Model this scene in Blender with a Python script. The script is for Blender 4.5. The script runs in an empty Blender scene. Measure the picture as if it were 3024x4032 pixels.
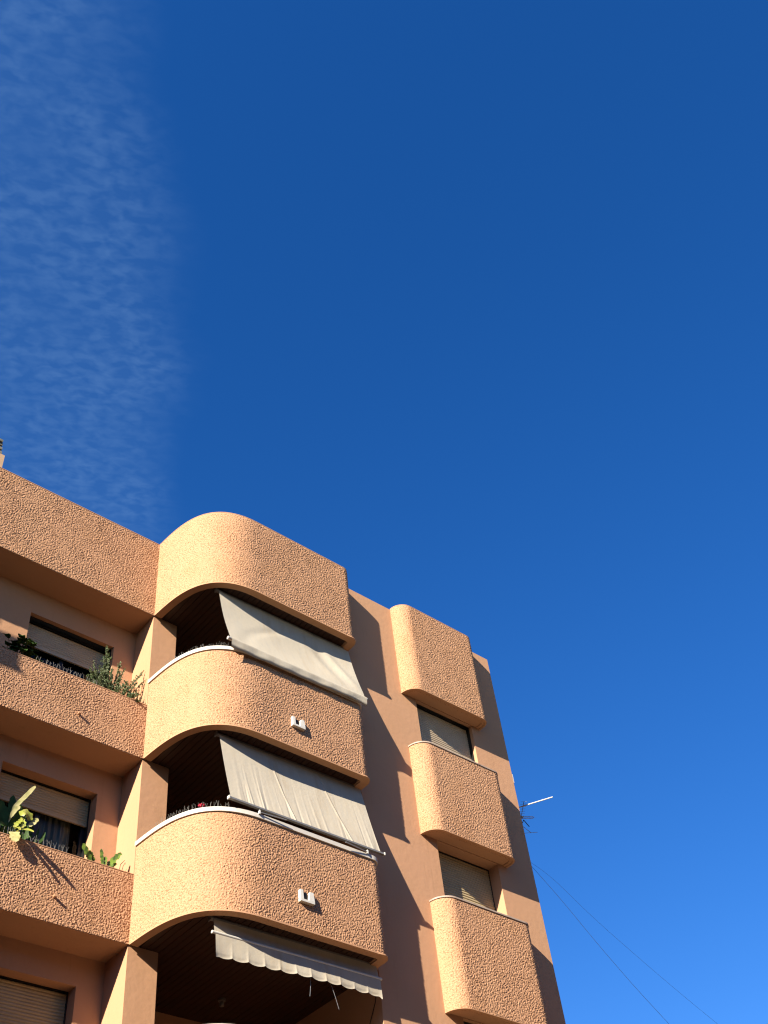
import bpy, math, random
import numpy as np
from mathutils import Vector, Matrix
random.seed(7); rng = np.random.default_rng(7)
S = bpy.context.scene
COL = S.collection
# ------------------------------------------------------------------ dimensions (metres)
YL, YB, XE, RC = 1.1087, -0.3881, 3.341, 0.16
ZTOP, ZB, H = 2.1078, 0.3240, 3.0
CAP, LP = -1.1332, -1.6502
XS, YS, XSE, RS, RS2 = 4.6939, -0.2976, 6.7304, 0.2866, 0.182
XI = 3.455                                       # face of the loggia side wall, left edge of the facade wall
ZSB, ZSC, ZTS, ZTW, W = -0.0342, -1.2462, 2.1125, 2.1078, 7.4315
YR, GND, ROOF = 1.6954, -14.80, 1.65
LPO = -1.5513                                    # parapet height in the frame the plants are drawn in
SUN = Vector((-2.885, -1, 1.516)).normalized()      # towards the sun

# ------------------------------------------------------------------ materials
K = .6                           # everything is painted a little darker and exposed longer
def mat(name, col, rough=.8, metal=0., noise=None, bump=None, spec=.3, trans=0.):
    col = tuple(c_*K for c_ in col)
    if noise: noise = [(a_, tuple(c_*K for c_ in b_), *r_) for (a_, b_, *r_) in noise]
    m = bpy.data.materials.new(name); m.use_nodes = True
    nt = m.node_tree; b = nt.nodes['Principled BSDF']
    b.inputs['Base Color'].default_value = (*col, 1); b.inputs['Roughness'].default_value = rough
    b.inputs['Metallic'].default_value = metal; b.inputs['Specular IOR Level'].default_value = spec
    tc = nt.nodes.new('ShaderNodeTexCoord')
    prev = None
    if noise:
        for (scale, col2, lo, hi, stretch) in noise:
            mp = nt.nodes.new('ShaderNodeMapping'); mp.inputs['Scale'].default_value = stretch
            nt.links.new(tc.outputs['Object'], mp.inputs[0])
            n = nt.nodes.new('ShaderNodeTexNoise'); n.inputs['Scale'].default_value = scale; n.inputs['Detail'].default_value = 6
            nt.links.new(mp.outputs[0], n.inputs['Vector'])
            r = nt.nodes.new('ShaderNodeMapRange'); r.inputs['From Min'].default_value = lo; r.inputs['From Max'].default_value = hi
            nt.links.new(n.outputs['Fac'], r.inputs['Value'])
            mx = nt.nodes.new('ShaderNodeMix'); mx.data_type = 'RGBA'
            mx.inputs[6].default_value = (*col, 1)
            if prev: nt.links.new(prev, mx.inputs[6])
            mx.inputs[7].default_value = (*col2, 1)
            nt.links.new(r.outputs[0], mx.inputs[0]); prev = mx.outputs[2]
        nt.links.new(prev, b.inputs['Base Color'])
    if bump:
        hprev = None
        for (scale, dist) in bump:
            n = nt.nodes.new('ShaderNodeTexNoise'); n.inputs['Scale'].default_value = scale; n.inputs['Detail'].default_value = 5
            nt.links.new(tc.outputs['Object'], n.inputs['Vector'])
            bp = nt.nodes.new('ShaderNodeBump'); bp.inputs['Distance'].default_value = dist; bp.inputs['Strength'].default_value = 1
            nt.links.new(n.outputs['Fac'], bp.inputs['Height'])
            if hprev: nt.links.new(hprev, bp.inputs['Normal'])
            hprev = bp.outputs[0]
        nt.links.new(hprev, b.inputs['Normal'])
    if trans:
        out = nt.nodes['Material Output']; t = nt.nodes.new('ShaderNodeBsdfTranslucent')
        ms = nt.nodes.new('ShaderNodeMixShader'); ms.inputs[0].default_value = trans
        if prev: nt.links.new(prev, t.inputs[0])
        else: t.inputs[0].default_value = (*col, 1)
        nt.links.new(b.outputs[0], ms.inputs[1]); nt.links.new(t.outputs[0], ms.inputs[2]); nt.links.new(ms.outputs[0], out.inputs[0])
    return m
PE = (.65, .358, .20)
M = {}
M['smooth'] = mat('painted_render', PE, .9, noise=[(1.3, (.59, .325, .172), .45, .75, (1, 1, .5)), (22, (.66, .375, .20), .5, .8, (1, 1, 1)), (3.5, (.51, .285, .15), .6, .86, (3, 3, .35)), (.5, (.63, .355, .195), .45, .6, (1, 1, 1))],
                  bump=[(140, .0012), (9, .004)], spec=.15)
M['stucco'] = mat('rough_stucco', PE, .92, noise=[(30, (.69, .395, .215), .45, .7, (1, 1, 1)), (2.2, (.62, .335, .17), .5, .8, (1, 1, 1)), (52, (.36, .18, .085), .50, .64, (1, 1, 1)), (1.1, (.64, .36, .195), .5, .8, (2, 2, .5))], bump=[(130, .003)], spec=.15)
M['coping'] = mat('white_coping_stone', (.78, .72, .62), .6, noise=[(6, (.62, .55, .46), .55, .8, (1, 1, 1)), (50, (.68, .62, .52), .5, .8, (1, 1, 1))], spec=.3)
M['coping2'] = mat('shade_browned_coping', (.50, .39, .30), .6, noise=[(9, (.34, .23, .17), .5, .75, (1, 1, 1))], spec=.3)  # white coping browned for the shadow it lies in, plus random mottling
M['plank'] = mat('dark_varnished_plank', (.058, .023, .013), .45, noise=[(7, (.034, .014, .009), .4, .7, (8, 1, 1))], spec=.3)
M['shutter'] = mat('beige_shutter_slats', (.66, .53, .36), .45, noise=[(4, (.58, .46, .32), .45, .75, (1, 1, 1))])
M['shutter2'] = mat('olive_beige_shutter_slats', (.62, .48, .26), .45, noise=[(4, (.52, .41, .23), .45, .75, (1, 1, 1))])
M['frame'] = mat('dark_bronze_frame', (.012, .011, .010), .4, spec=.4)
M['fabric'] = mat('weathered_awning_canvas', (.68, .60, .455), .85, noise=[(2.2, (.56, .46, .32), .5, .85, (2.5, 1, .6)), (7, (.63, .57, .45), .45, .7, (3, 1, .5)), (90, (.53, .50, .42), .5, .9, (1, 1, 1))], bump=[(260, .0006), (14, .003)], spec=.1, trans=.10)
M['alu'] = mat('white_lacquered_aluminium', (.62, .60, .55), .4, noise=[(9, (.48, .45, .40), .5, .8, (1, 1, 1))], spec=.4)
M['grey'] = mat('grey_metal', (.30, .29, .27), .4, metal=.4)
M['lampw'] = mat('white_lamp_housing', (.80, .77, .68), .35, noise=[(25, (.70, .64, .52), .5, .8, (1, 1, 1))], spec=.4)
M['dark'] = mat('black_rubber', (.012, .012, .014), .6)
M['spike'] = mat('dull_spike_wire', (.20, .19, .17), .6)
M['wire'] = mat('grey_cable_jacket', (.05, .06, .08), .6)
M['steel'] = mat('galvanised_steel', (.42, .43, .44), .45, metal=.5)
M['curtain'] = mat('grey_curtain_cloth', (.62, .52, .40), .9, noise=[(3, (.36, .28, .20), .4, .7, (4, 4, .3))])
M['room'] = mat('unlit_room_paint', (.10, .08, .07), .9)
M['soil'] = mat('potting_soil', (.04, .028, .018), .95, noise=[(40, (.08, .055, .035), .4, .7, (1, 1, 1))])
M['stem'] = mat('plant_stem', (.12, .09, .045), .8)
M['shrub'] = mat('grey_green_leaf', (.19, .26, .10), .6, noise=[(9, (.32, .36, .20), .45, .65, (1, 1, 1)), (30, (.05, .075, .03), .5, .7, (1, 1, 1))], trans=.2)
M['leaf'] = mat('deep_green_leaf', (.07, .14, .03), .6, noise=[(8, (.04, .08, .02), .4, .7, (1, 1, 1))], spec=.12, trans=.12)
M['yleaf'] = mat('yellow_green_leaf', (.50, .55, .08), .45, noise=[(14, (.50, .44, .13), .45, .7, (1, 1, 1)), (25, (.12, .19, .03), .55, .75, (1, 1, 1))], spec=.4, trans=.3)
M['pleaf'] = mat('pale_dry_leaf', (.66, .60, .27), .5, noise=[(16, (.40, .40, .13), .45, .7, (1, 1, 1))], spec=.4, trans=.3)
M['gleaf'] = mat('fresh_green_leaf', (.22, .34, .04), .45, noise=[(16, (.07, .12, .02), .42, .6, (1, 1, 1))], spec=.4, trans=.25)
M['petal'] = mat('red_petal', (.62, .02, .06), .6, trans=.2)
M['cowl'] = mat('weathered_concrete_cowl', (.24, .235, .19), .9, noise=[(14, (.15, .15, .11), .4, .7, (1, 1, 1))])
M['chim'] = mat('chimney_render', (.62, .42, .25), .9, noise=[(5, (.56, .36, .21), .4, .7, (1, 1, 1))])
M['asphalt'] = mat('asphalt', (.055, .053, .05), .9, noise=[(60, (.08, .078, .075), .4, .7, (1, 1, 1))])
M['paving'] = mat('pale_paving', (.60, .42, .25), .85, noise=[(3, (.50, .35, .21), .4, .7, (1, 1, 1))])
g = bpy.data.materials.new('window_glass'); g.use_nodes = True; nt = g.node_tree
for n in list(nt.nodes):
    if n.type == 'BSDF_PRINCIPLED': nt.nodes.remove(n)
tr = nt.nodes.new('ShaderNodeBsdfTransparent'); gl = nt.nodes.new('ShaderNodeBsdfGlossy'); gl.inputs['Roughness'].default_value = .03
tr.inputs[0].default_value = (.75, .8, .8, 1)
fr = nt.nodes.new('ShaderNodeFresnel'); fr.inputs[0].default_value = 1.18; ms = nt.nodes.new('ShaderNodeMixShader')
nt.links.new(fr.outputs[0], ms.inputs[0]); nt.links.new(tr.outputs[0], ms.inputs[1]); nt.links.new(gl.outputs[0], ms.inputs[2])
nt.links.new(ms.outputs[0], nt.nodes['Material Output'].inputs[0]); M['glass'] = g

# ------------------------------------------------------------------ mesh helpers
ORG = {}                         # object name -> world origin (for parenting without matrices)
XF = None                        # 3x4 affine of the frame a thing was measured in, or None
XF_PLANT = [[1.01159, -0.01544, 0, 0.01931], [0, 0.95652, 0, 0.12667], [0, -0.05247, 0.99862, -0.05266]]
XF_ANT = [[1.03226, 0.04395, -0.00122, -0.11733], [0, 1.04327, 0, 0.03068], [0.00257, 0.01608, 1.00701, -0.12465]]
XF_CABLE = [[1.03681, 0.11797, -0.00162, -0.1998], [0, 1.08642, 0, 0], [-0.001, 0.04212, 1.00821, -0.11273]]
def xf(p):
    if XF is None: return tuple(p)
    return tuple(r[0]*p[0]+r[1]*p[1]+r[2]*p[2]+r[3] for r in XF)
class MB:
    def __init__(s): s.v = []; s.f = []
    def add(s, vs, fs):
        o = len(s.v); s.v += [tuple(v) for v in vs]; s.f += [tuple(i + o for i in f) for f in fs]; return s
    def quad(s, a, b, c, d): return s.add([a, b, c, d], [(0, 1, 2, 3)])
    def box(s, x0, x1, y0, y1, z0, z1):
        return s.add([(x0, y0, z0), (x1, y0, z0), (x1, y1, z0), (x0, y1, z0), (x0, y0, z1), (x1, y0, z1), (x1, y1, z1), (x0, y1, z1)],
                     [(0, 3, 2, 1), (4, 5, 6, 7), (0, 1, 5, 4), (1, 2, 6, 5), (2, 3, 7, 6), (3, 0, 4, 7)])
    def grid(s, P, flip=False):           # P [i][j] -> point
        n, m = len(P), len(P[0]); vs = [p for r in P for p in r]
        fs = [(i*m+j, (i+1)*m+j, (i+1)*m+j+1, i*m+j+1) for i in range(n-1) for j in range(m-1)]
        if flip: fs = [f[::-1] for f in fs]
        return s.add(vs, fs)
    def tube(s, pts, r, n=8, r2=None, caps=True):
        pts = [Vector(p) for p in pts]; rings = []; m = len(pts)
        for i, p in enumerate(pts):
            d = (pts[min(i+1, m-1)] - pts[max(i-1, 0)]).normalized()
            a = d.cross(Vector((0, 0, 1)));
            if a.length < .05: a = d.cross(Vector((0, 1, 0)))
            a.normalize(); b = d.cross(a)
            rr = r if r2 is None else r + (r2 - r) * i / (m - 1)
            rings.append([p + rr*(a*math.cos(t) + b*math.sin(t)) for t in [2*math.pi*k/n for k in range(n)]])
        o = len(s.v)
        for R_ in rings: s.v += [tuple(q) for q in R_]
        for i in range(m-1):
            for k in range(n): s.f.append((o+i*n+k, o+i*n+(k+1) % n, o+(i+1)*n+(k+1) % n, o+(i+1)*n+k))
        if caps: s.f.append(tuple(o+k for k in range(n))[::-1]); s.f.append(tuple(o+(m-1)*n+k for k in range(n)))
        return s
    def build(s, name, m, parent=None, smooth=False, kind=None, origin=None):
        me = bpy.data.meshes.new(name); vs = np.array(s.v, float)
        if XF is not None: A_ = np.array(XF); vs = vs @ A_[:, :3].T + A_[:, 3]
        if parent is not None: org = ORG[parent.name]
        elif origin is not None: org = origin
        else:
            lo, hi = vs.min(0), vs.max(0); org = ((lo[0]+hi[0])/2, (lo[1]+hi[1])/2, lo[2])
        me.from_pydata((vs - np.array(org)).tolist(), [], s.f); me.update()
        me.materials.append(M[m])
        if smooth: me.polygons.foreach_set('use_smooth', [True]*len(me.polygons))
        return link(name, me, parent, org, kind)
def link(name, me, parent, org, kind=None):
    o = bpy.data.objects.new(name, me); COL.objects.link(o)
    if parent is not None: o.parent = parent
    else: o.location = org
    ORG[o.name] = tuple(org)
    if kind: o['kind'] = kind
    return o
def empty(name, loc):
    o = bpy.data.objects.new(name, None); COL.objects.link(o); o.location = loc; o.empty_display_size = .1; ORG[o.name] = tuple(loc); return o
def tag(o, label, cat, group=None):
    o['label'] = label; o['category'] = cat
    if group: o['group'] = group
    return o

# ------------------------------------------------------------------ plans
def big_plan(x0=0., n=40):
    P0 = np.array([x0, YL]); P1 = P0+[.0362, -.6207]; P3 = np.array([x0+1.1443, YB]); P2 = P3-[1.1082, 0]
    p = [(1-t)**3*P0+3*(1-t)**2*t*P1+3*(1-t)*t*t*P2+t**3*P3 for t in np.linspace(0, 1, n)]
    x1 = x0+XE
    p += [np.array([x1-RC+RC*math.sin(t), YB+RC-RC*math.cos(t)]) for t in np.linspace(0, math.pi/2, 12)]
    p += [np.array([x1, .05])]
    return np.array(p)
def small_plan():
    p = [(XS, -.0005)] + [(XS+RS-RS*math.cos(t), YS+RS-RS*math.sin(t)) for t in np.linspace(0, math.pi/2, 14) if YS+RS-RS*math.sin(t) < -.002]
    p += [(XSE-RS2+RS2*math.sin(t), YS+RS2-RS2*math.cos(t)) for t in np.linspace(0, math.pi/2, 10)] + [(XSE, -.0005)]
    q = [p[0]]
    for a in p[1:]:
        if math.hypot(a[0]-q[-1][0], a[1]-q[-1][1]) > 1e-4: q.append(a)
    return np.array(q)
def resample(p, ds):
    L = np.r_[0, np.cumsum(np.hypot(*np.diff(p, axis=0).T))]; n = max(2, int(round(L[-1]/ds))+1)
    s = np.linspace(0, L[-1], n); return np.c_[np.interp(s, L, p[:, 0]), np.interp(s, L, p[:, 1])], s
def normals(p):
    t = np.gradient(p, axis=0); t /= np.linalg.norm(t, axis=1)[:, None]
    return np.c_[t[:, 1], -t[:, 0]]          # to the right of travel = outward
def offset(p, d): return p + normals(p)*d

# stucco height tile: band limited noise, clumps about 4-6 cm
def make_tile(n=1024, step=.008, seed=1):
    r = np.random.default_rng(seed); w = r.standard_normal((n, n)); F = np.fft.rfft2(w)
    fy = np.fft.fftfreq(n, step)[:, None]; fx = np.fft.rfftfreq(n, step)[None, :]; f = np.hypot(fx, fy)
    def band(c, s_): return np.exp(-.5*((f-c)/s_)**2)
    a = np.fft.irfft2(F*(band(19, 9)+.6*band(32, 12)), (n, n)); a /= a.std()
    w2 = r.standard_normal((n, n)); b = np.fft.irfft2(np.fft.rfft2(w2)*band(42, 14), (n, n)); b /= b.std()
    w3 = r.standard_normal((n, n)); c = np.fft.irfft2(np.fft.rfft2(w3)*np.exp(-.5*(f/1.5)**2), (n, n)); c /= c.std()
    h = np.tanh(.9*a+.3)*1.0 + .55*b; h -= h.mean()
    return h*(1+.12*np.clip(c, -1.5, 1.5))
TILE = make_tile()
AMP = .0040
def stucco(name, plan, z0, z1, parent, ds=.008, inner=.14, seed=0, amp=AMP, taper_start=.0):
    p, s = resample(plan, ds); nz = max(2, int(round((z1-z0)/ds))+1); z = np.linspace(z0, z1, nz)
    nr = normals(p); r = np.random.default_rng(100+seed); oi, oj = r.integers(0, 1024, 2)
    k = ds/.008
    I = (oi + np.round(np.arange(len(s))*k).astype(int)) % 1024; J = (oj + np.round(np.arange(nz)*k).astype(int)) % 1024
    h = TILE[np.ix_(I, J)]*amp + .002
    ez = np.minimum(np.clip((z1-z)/.03, 0, 1), 1)[None, :]; es = np.clip(s/.02, .0, 1)[:, None]
    h = h*ez*es
    V = np.empty((len(s), nz, 3)); V[..., 0] = p[:, None, 0]+nr[:, None, 0]*h; V[..., 1] = p[:, None, 1]+nr[:, None, 1]*h
    V[..., 2] = z[None, :] + (TILE[np.ix_((I+311) % 1024, J)]*amp*.5)*ez*np.clip((z-z0)/.02, .35, 1)[None, :]
    n_, m_ = len(s), nz
    idx = np.arange(n_*m_).reshape(n_, m_)
    q = np.stack([idx[:-1, :-1], idx[1:, :-1], idx[1:, 1:], idx[:-1, 1:]], -1).reshape(-1, 4)
    verts = V.reshape(-1, 3)
    # inner skin, top and bottom closing
    ip = offset(p, -inner); base = len(verts)
    iv = np.concatenate([np.c_[ip, np.full(n_, z0)], np.c_[ip, np.full(n_, z1)]])
    verts = np.concatenate([verts, iv]); a = np.arange(n_-1)
    lo, hi = base+a, base+n_+a
    f2 = np.stack([lo+1, lo, hi, hi+1], -1)
    ft = np.stack([idx[:-1, -1], idx[1:, -1], hi+1, hi], -1); fb = np.stack([idx[1:, 0], idx[:-1, 0], lo, lo+1], -1)
    ends = np.array([[idx[0, 0], idx[0, -1], base+n_, base], [idx[-1, -1], idx[-1, 0], base+n_-1, base+2*n_-1]])
    faces = np.concatenate([q, f2, ft, fb, ends]).astype(np.int32)
    org = ORG[parent.name]; verts = verts-np.array(org)
    me = bpy.data.meshes.new(name); me.vertices.add(len(verts)); me.vertices.foreach_set('co', verts.ravel())
    me.loops.add(faces.size); me.loops.foreach_set('vertex_index', faces.ravel())
    me.polygons.add(len(faces)); me.polygons.foreach_set('loop_start', np.arange(0, faces.size, 4, dtype=np.int32))
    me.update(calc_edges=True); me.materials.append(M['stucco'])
    sm = np.zeros(len(faces), bool); sm[:len(q)] = True; me.polygons.foreach_set('use_smooth', sm)
    return link(name, me, parent, org)
def ribbon(mb, outer, inner_, z0, z1):         # closed strip between two plan curves
    n = len(outer); vs = []
    for i in range(n): vs += [(*outer[i], z0), (*outer[i], z1), (*inner_[i], z1), (*inner_[i], z0)]
    fs = []
    for i in range(n-1):
        for k in range(4):
            a = i*4+k; b = i*4+(k+1) % 4; fs.append((a, b, b+4, a+4))
    fs.append((0, 3, 2, 1)); e = (n-1)*4; fs.append((e, e+1, e+2, e+3)); mb.add(vs, fs); return mb

# ================================================================== THE BUILDING
B = tag(empty('apartment_building', (0, 4, GND)), 'peach rendered apartment block with rounded stucco balconies and white copings', 'building')

def wall_xz(mb, x0, x1, z0, z1, y0, depth, holes):      # front plane y0, holes (a,b,c,d) with reveals of given depth
    xs = sorted({x0, x1, *[h[0] for h in holes], *[h[1] for h in holes]}); zs = sorted({z0, z1, *[h[2] for h in holes], *[h[3] for h in holes]})
    def inh(x, z): return any(h[0] < x < h[1] and h[2] < z < h[3] for h in holes)
    for i in range(len(xs)-1):
        for j in range(len(zs)-1):
            a, b, c, d = xs[i], xs[i+1], zs[j], zs[j+1]
            if inh((a+b)/2, (c+d)/2): continue
            mb.quad((a, y0, c), (b, y0, c), (b, y0, d), (a, y0, d)); y1 = y0+depth
            mb.quad((b, y1, c), (a, y1, c), (a, y1, d), (b, y1, d))
    y1 = y0+depth
    for (a, b, c, d) in holes:
        mb.quad((a, y0, c), (a, y0, d), (a, y1, d), (a, y1, c)); mb.quad((b, y0, d), (b, y0, c), (b, y1, c), (b, y1, d))
        mb.quad((a, y0, d), (b, y0, d), (b, y1, d), (a, y1, d)); mb.quad((b, y0, c), (a, y0, c), (a, y1, c), (b, y1, c))
    for (p, q) in (((x0, z0), (x0, z1)), ((x1, z1), (x1, z0)), ((x0, z1), (x1, z1)), ((x1, z0), (x0, z0))):
        mb.quad((p[0], y0, p[1]), (q[0], y0, q[1]), (q[0], y1, q[1]), (p[0], y1, p[1]))
    return mb
SX0, SX1 = 5.055, 6.503
sholes = [(SX0, SX1, ZSB-1.62-H*i, ZSB-H*i) for i in range(4)]
fw = wall_xz(MB(), XI, W, GND, ZTW, 0, .36, sholes)
for i in range(4): fw.box(XE-.13, XI-.001, .001, .30, ZB-H*i, (ZTOP-.02 if i == 0 else CAP-H*(i-1)-.08))
fw.build('facade_wall', 'smooth', B)
RX0, RX1 = -1.945, -.396
rholes = [(RX0, RX1, -1.5-H*i, zt_) for i, zt_ in enumerate((-.168, -3.115, -6.09, -9.09))]
wall_xz(MB(), -6.42, .0, GND, ROOF, YR, .38, rholes).build('recess_wall', 'smooth', B)
wall_xz(MB(), -17, -9.74, GND, ZTW, 0, .36, []).build('facade_wall', 'smooth', B)
m = MB(); m.box(0.0, .470, YL+.012, 2.75, GND, 1.9); m.build('pillar', 'smooth', B)
m = MB(); m.box(W-.3, W-.002, .361, 12, GND, ZTW-.002); m.build('side_wall', 'smooth', B)
m = MB(); m.box(-17, W-.31, 12.01, 12.3, GND, ZTW-.01); m.box(-17.3, -17.001, .0, 12, GND, ZTW-.01); m.build('rear_wall', 'smooth', B)
m = MB(); m.box(-16.9, W-.31, 2.8, 11.99, 1.45, ROOF-.005); m.box(.2, W-.32, .40, 2.799, 1.45, ROOF-.005); m.box(-6.4, -.01, YL+.16, 1.64, 1.45, ROOF-.006)
m.box(-9.6, -6.45, .3, 2.79, 1.45, ROOF-.006); m.build('roof', 'paving', B)
# rooms behind the glass and behind the shutters
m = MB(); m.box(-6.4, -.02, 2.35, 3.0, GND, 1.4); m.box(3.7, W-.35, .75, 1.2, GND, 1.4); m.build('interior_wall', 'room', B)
# balcony rooms (loggia back, right side wall, floors)
m = MB(); m.box(.471, 3.72, 2.62, 2.74, GND, 1.4); m.build('loggia_back_wall', 'smooth', B)
m = MB(); m.box(XI, XI+.12, .362, 2.619, GND, 1.4); m.build('loggia_side_wall', 'smooth', B)

bigp = big_plan(); inn_off = -.14
def band_big(level, x0=0., fine=True):
    z0 = ZB-H*level
    z1 = ZTOP if level == 0 else CAP-H*(level-1)-.068-(.035 if level == 3 else 0)
    pl = big_plan(x0)
    st = stucco('curved_parapet', pl, z0, z1, B, ds=(.008 if level < 3 else .02) if fine else .04, seed=level*3+(0 if fine else 50), amp=AMP if fine else .003)
    p, _ = resample(pl, .04)
    # smooth soffit rim
    bul = np.clip((p[:, 0]-(x0+XE-.22))/.15, 0, 1)[:, None]*.024
    rim = MB(); ribbon(rim, (p + normals(p)*(.013+bul))[1:], offset(p, -.118)[1:], z0-.022, z0-.001); rim.build('soffit_rim', 'smooth', st)
    # dark plank ceiling, each board a strip running back from the rim
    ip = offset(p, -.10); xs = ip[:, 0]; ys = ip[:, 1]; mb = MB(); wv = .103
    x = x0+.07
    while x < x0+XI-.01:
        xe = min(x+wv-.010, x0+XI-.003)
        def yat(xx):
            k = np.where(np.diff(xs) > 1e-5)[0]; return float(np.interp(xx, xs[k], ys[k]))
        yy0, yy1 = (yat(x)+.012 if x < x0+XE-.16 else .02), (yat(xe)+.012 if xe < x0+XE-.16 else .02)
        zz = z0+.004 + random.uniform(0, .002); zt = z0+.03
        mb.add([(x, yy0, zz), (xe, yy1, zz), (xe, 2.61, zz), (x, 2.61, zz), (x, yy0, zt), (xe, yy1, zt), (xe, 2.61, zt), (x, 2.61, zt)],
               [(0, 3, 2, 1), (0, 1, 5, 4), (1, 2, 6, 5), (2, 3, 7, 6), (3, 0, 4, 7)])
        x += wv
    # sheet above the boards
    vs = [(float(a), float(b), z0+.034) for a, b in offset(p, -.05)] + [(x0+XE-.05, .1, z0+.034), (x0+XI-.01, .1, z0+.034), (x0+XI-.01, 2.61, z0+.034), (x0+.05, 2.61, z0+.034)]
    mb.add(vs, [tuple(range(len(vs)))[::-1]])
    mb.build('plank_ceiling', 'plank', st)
    if level:
        cp = MB(); ribbon(cp, offset(p, .026), offset(p, -.165), z1+.0015, z1+.068); cp.build('coping', 'coping', st)
        fl = MB(); vs = [(float(a), float(b)) for a, b in offset(p, -.141)] + [(x0+XI-.01, 2.61), (x0+.14, 2.61)]
        n = len(vs); zf = z0+.42
        fl.add([(a, b, zf) for a, b in vs]+[(a, b, zf-.3) for a, b in vs], [tuple(range(n)), tuple(range(n, 2*n))[::-1]]); fl.build('floor_slab', 'paving', st)
    else:
        cp = MB(); ribbon(cp, offset(p, .004), offset(p, -.16), z1+.001, z1+.012); cp.build('coping', 'smooth', st)
    return st
for L in range(4): band_big(L)
for L in range(4): band_big(L, -9.73, False)

def band_left(level):
    z0 = ZB-H*level; z1 = ZTOP if level == 0 else LP-H*(level-1)
    pl = np.array([(-4.6, YL), (-.001, YL)])
    st = stucco('straight_parapet', pl, z0, z1, B, seed=20+level, inner=.13)
    far = stucco('straight_parapet', np.array([(-6.42, YL), (-4.601, YL)]), z0, z1, B, ds=.04, seed=40+level, inner=.13, amp=.003)
    so = MB(); so.box(-6.42, -.002, YL+.004, YR-.002, z0-.004, z0-.0005)
    so.box(-6.42, -.002, YL+.132, YR-.002, z0+.001, z0+.25 if level else 1.44); so.build('soffit', 'smooth', st)
    cp = MB(); cp.box(-6.42, -.002, YL-.006, YL+.135, z1+.001, z1+.012); cp.build('coping', 'smooth', st)
    if level:
        so = MB(); n, k = 120, 10
        so.grid([[(-6.42+6.41*i/n, YL+.132+(YR-.003-YL-.132)*j/k, z1-.10+random.uniform(-.015, .02)) for j in range(k+1)] for i in range(n+1)], flip=True)
        so.build('planter_soil', 'soil', st, smooth=True)
    return st
for L in range(4): band_left(L)

smp = small_plan()
def band_small(level):
    z0 = ZSB-H*level; z1 = ZTS if level == 0 else ZSC-H*(level-1)-.026
    st = stucco('rounded_window_box', smp, z0, z1, B, seed=60+level, inner=.10)
    p, _ = resample(smp, .03)
    f = MB(); q = offset(p, -.022)
    vs = [(float(a), min(float(b), -.001), z0+.012) for a, b in q]; f.add(vs, [tuple(range(len(vs)))[::-1]]); ribbon(f, offset(p, .008), offset(p, -.03), z0-.010, z0-.001)
    f.build('soffit', 'smooth', st)
    c = MB(); q = offset(p, .016 if level else .004); zz = z1+(.026 if level else .012); n = len(q)
    pts = [(float(a), min(float(b), -.002)) for a, b in q]
    c.add([(a, b, z1+.001) for a, b in pts]+[(a, b, zz) for a, b in pts], [tuple(range(n))[::-1], tuple(range(n, 2*n))]+[(i, i+1, n+i+1, n+i) for i in range(n-1)])
    c.build('coping', 'coping2' if level else 'smooth', st)
for L in range(4): band_small(L)

# ------------------------------------------------------------------ windows
def slats(mb, x0, x1, y, z0, z1, pitch=.045, d=.009):
    n = max(1, int(round((z1-z0)/pitch))); pts = []
    for i in range(n):
        za = z0+(z1-z0)*i/n; h = (z1-z0)/n
        pts += [(y+.004, za), (y-.001, za+.06*h), (y-d*.8, za+.25*h), (y-d, za+.5*h), (y-d*.7, za+.78*h), (y, za+.92*h)]
    pts.append((y+.004, z1))
    mb.grid([[(x0, a, b) for a, b in pts], [(x1, a, b) for a, b in pts]])
    mb.quad((x1, y+.02, z0), (x0, y+.02, z0), (x0, y+.02, z1), (x1, y+.02, z1)); mb.quad((x0, y+.004, z0), (x0, y+.02, z0), (x1, y+.02, z0), (x1, y+.004, z0))
def lining(mb, x0, x1, z0, z1, ya, yb_, t=.012, tt=.012):
    e = .002
    mb.box(x1-t, x1-e, ya, yb_, z0+e, z1-e); mb.box(x0+e, x0+t, ya, yb_, z0+e, z1-e); mb.box(x0+t+e, x1-t-e, ya, yb_, z1-tt, z1-e)
def window(x0, x1, z0, z1, ya, ys, zs, smat, dark, glass=False, name='window'):
    """ya: where the lining begins, ys: plane of the shutter, zs: lower edge of the shutter"""
    f = MB(); lining(f, x0, x1, z0, z1, ya, ys+.07, t=.010)
    if glass:   # sash frame
        yg = ys+.075; f.box(x0+.012, x0+.07, yg-.03, yg+.03, z0+.01, z1-.02); f.box(x1-.07, x1-.012, yg-.03, yg+.03, z0+.01, z1-.02)
        f.box((x0+x1)/2-.035, (x0+x1)/2+.035, yg-.028, yg+.028, z0+.01, z1-.02); f.box(x0+.071, x1-.071, yg-.026, yg+.026, z0+.01, z0+.07)
    if dark:    # guide rails and roller box edge
        f.box(x0+.011, x1-.011, ys-.055, ys-.045, z1-.035, z1-.013)
    w = f.build(name, 'frame', B)
    s = MB(); slats(s, x0+.012, x1-.012, ys, zs, z1-.014)
    s.box(x0+.013, x1-.013, ys-.012, ys+.018, zs-.045, zs-.001)
    s.build('roller_shutter', smat, w)
    if glass:
        p = MB(); yg = ys+.075; p.box(x0+.071, (x0+x1)/2-.036, yg-.004, yg+.004, z0+.071, z1-.03); p.box((x0+x1)/2+.036, x1-.071, yg-.004, yg+.004, z0+.071, z1-.03)
        p.build('pane', 'glass', w)
    return w
for i, (a, b, c, d) in enumerate(rholes):
    if i == 0: window(a, b, c, d, 1.775, 1.925, -.60, 'shutter', True, True)
    elif i == 1: window(a, b, c, d, 1.885, 1.925, -3.53, 'shutter2', False, True)
    else: window(a, b, c, d, 1.885, 1.925, c+.06, 'shutter2', False, True)
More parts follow.
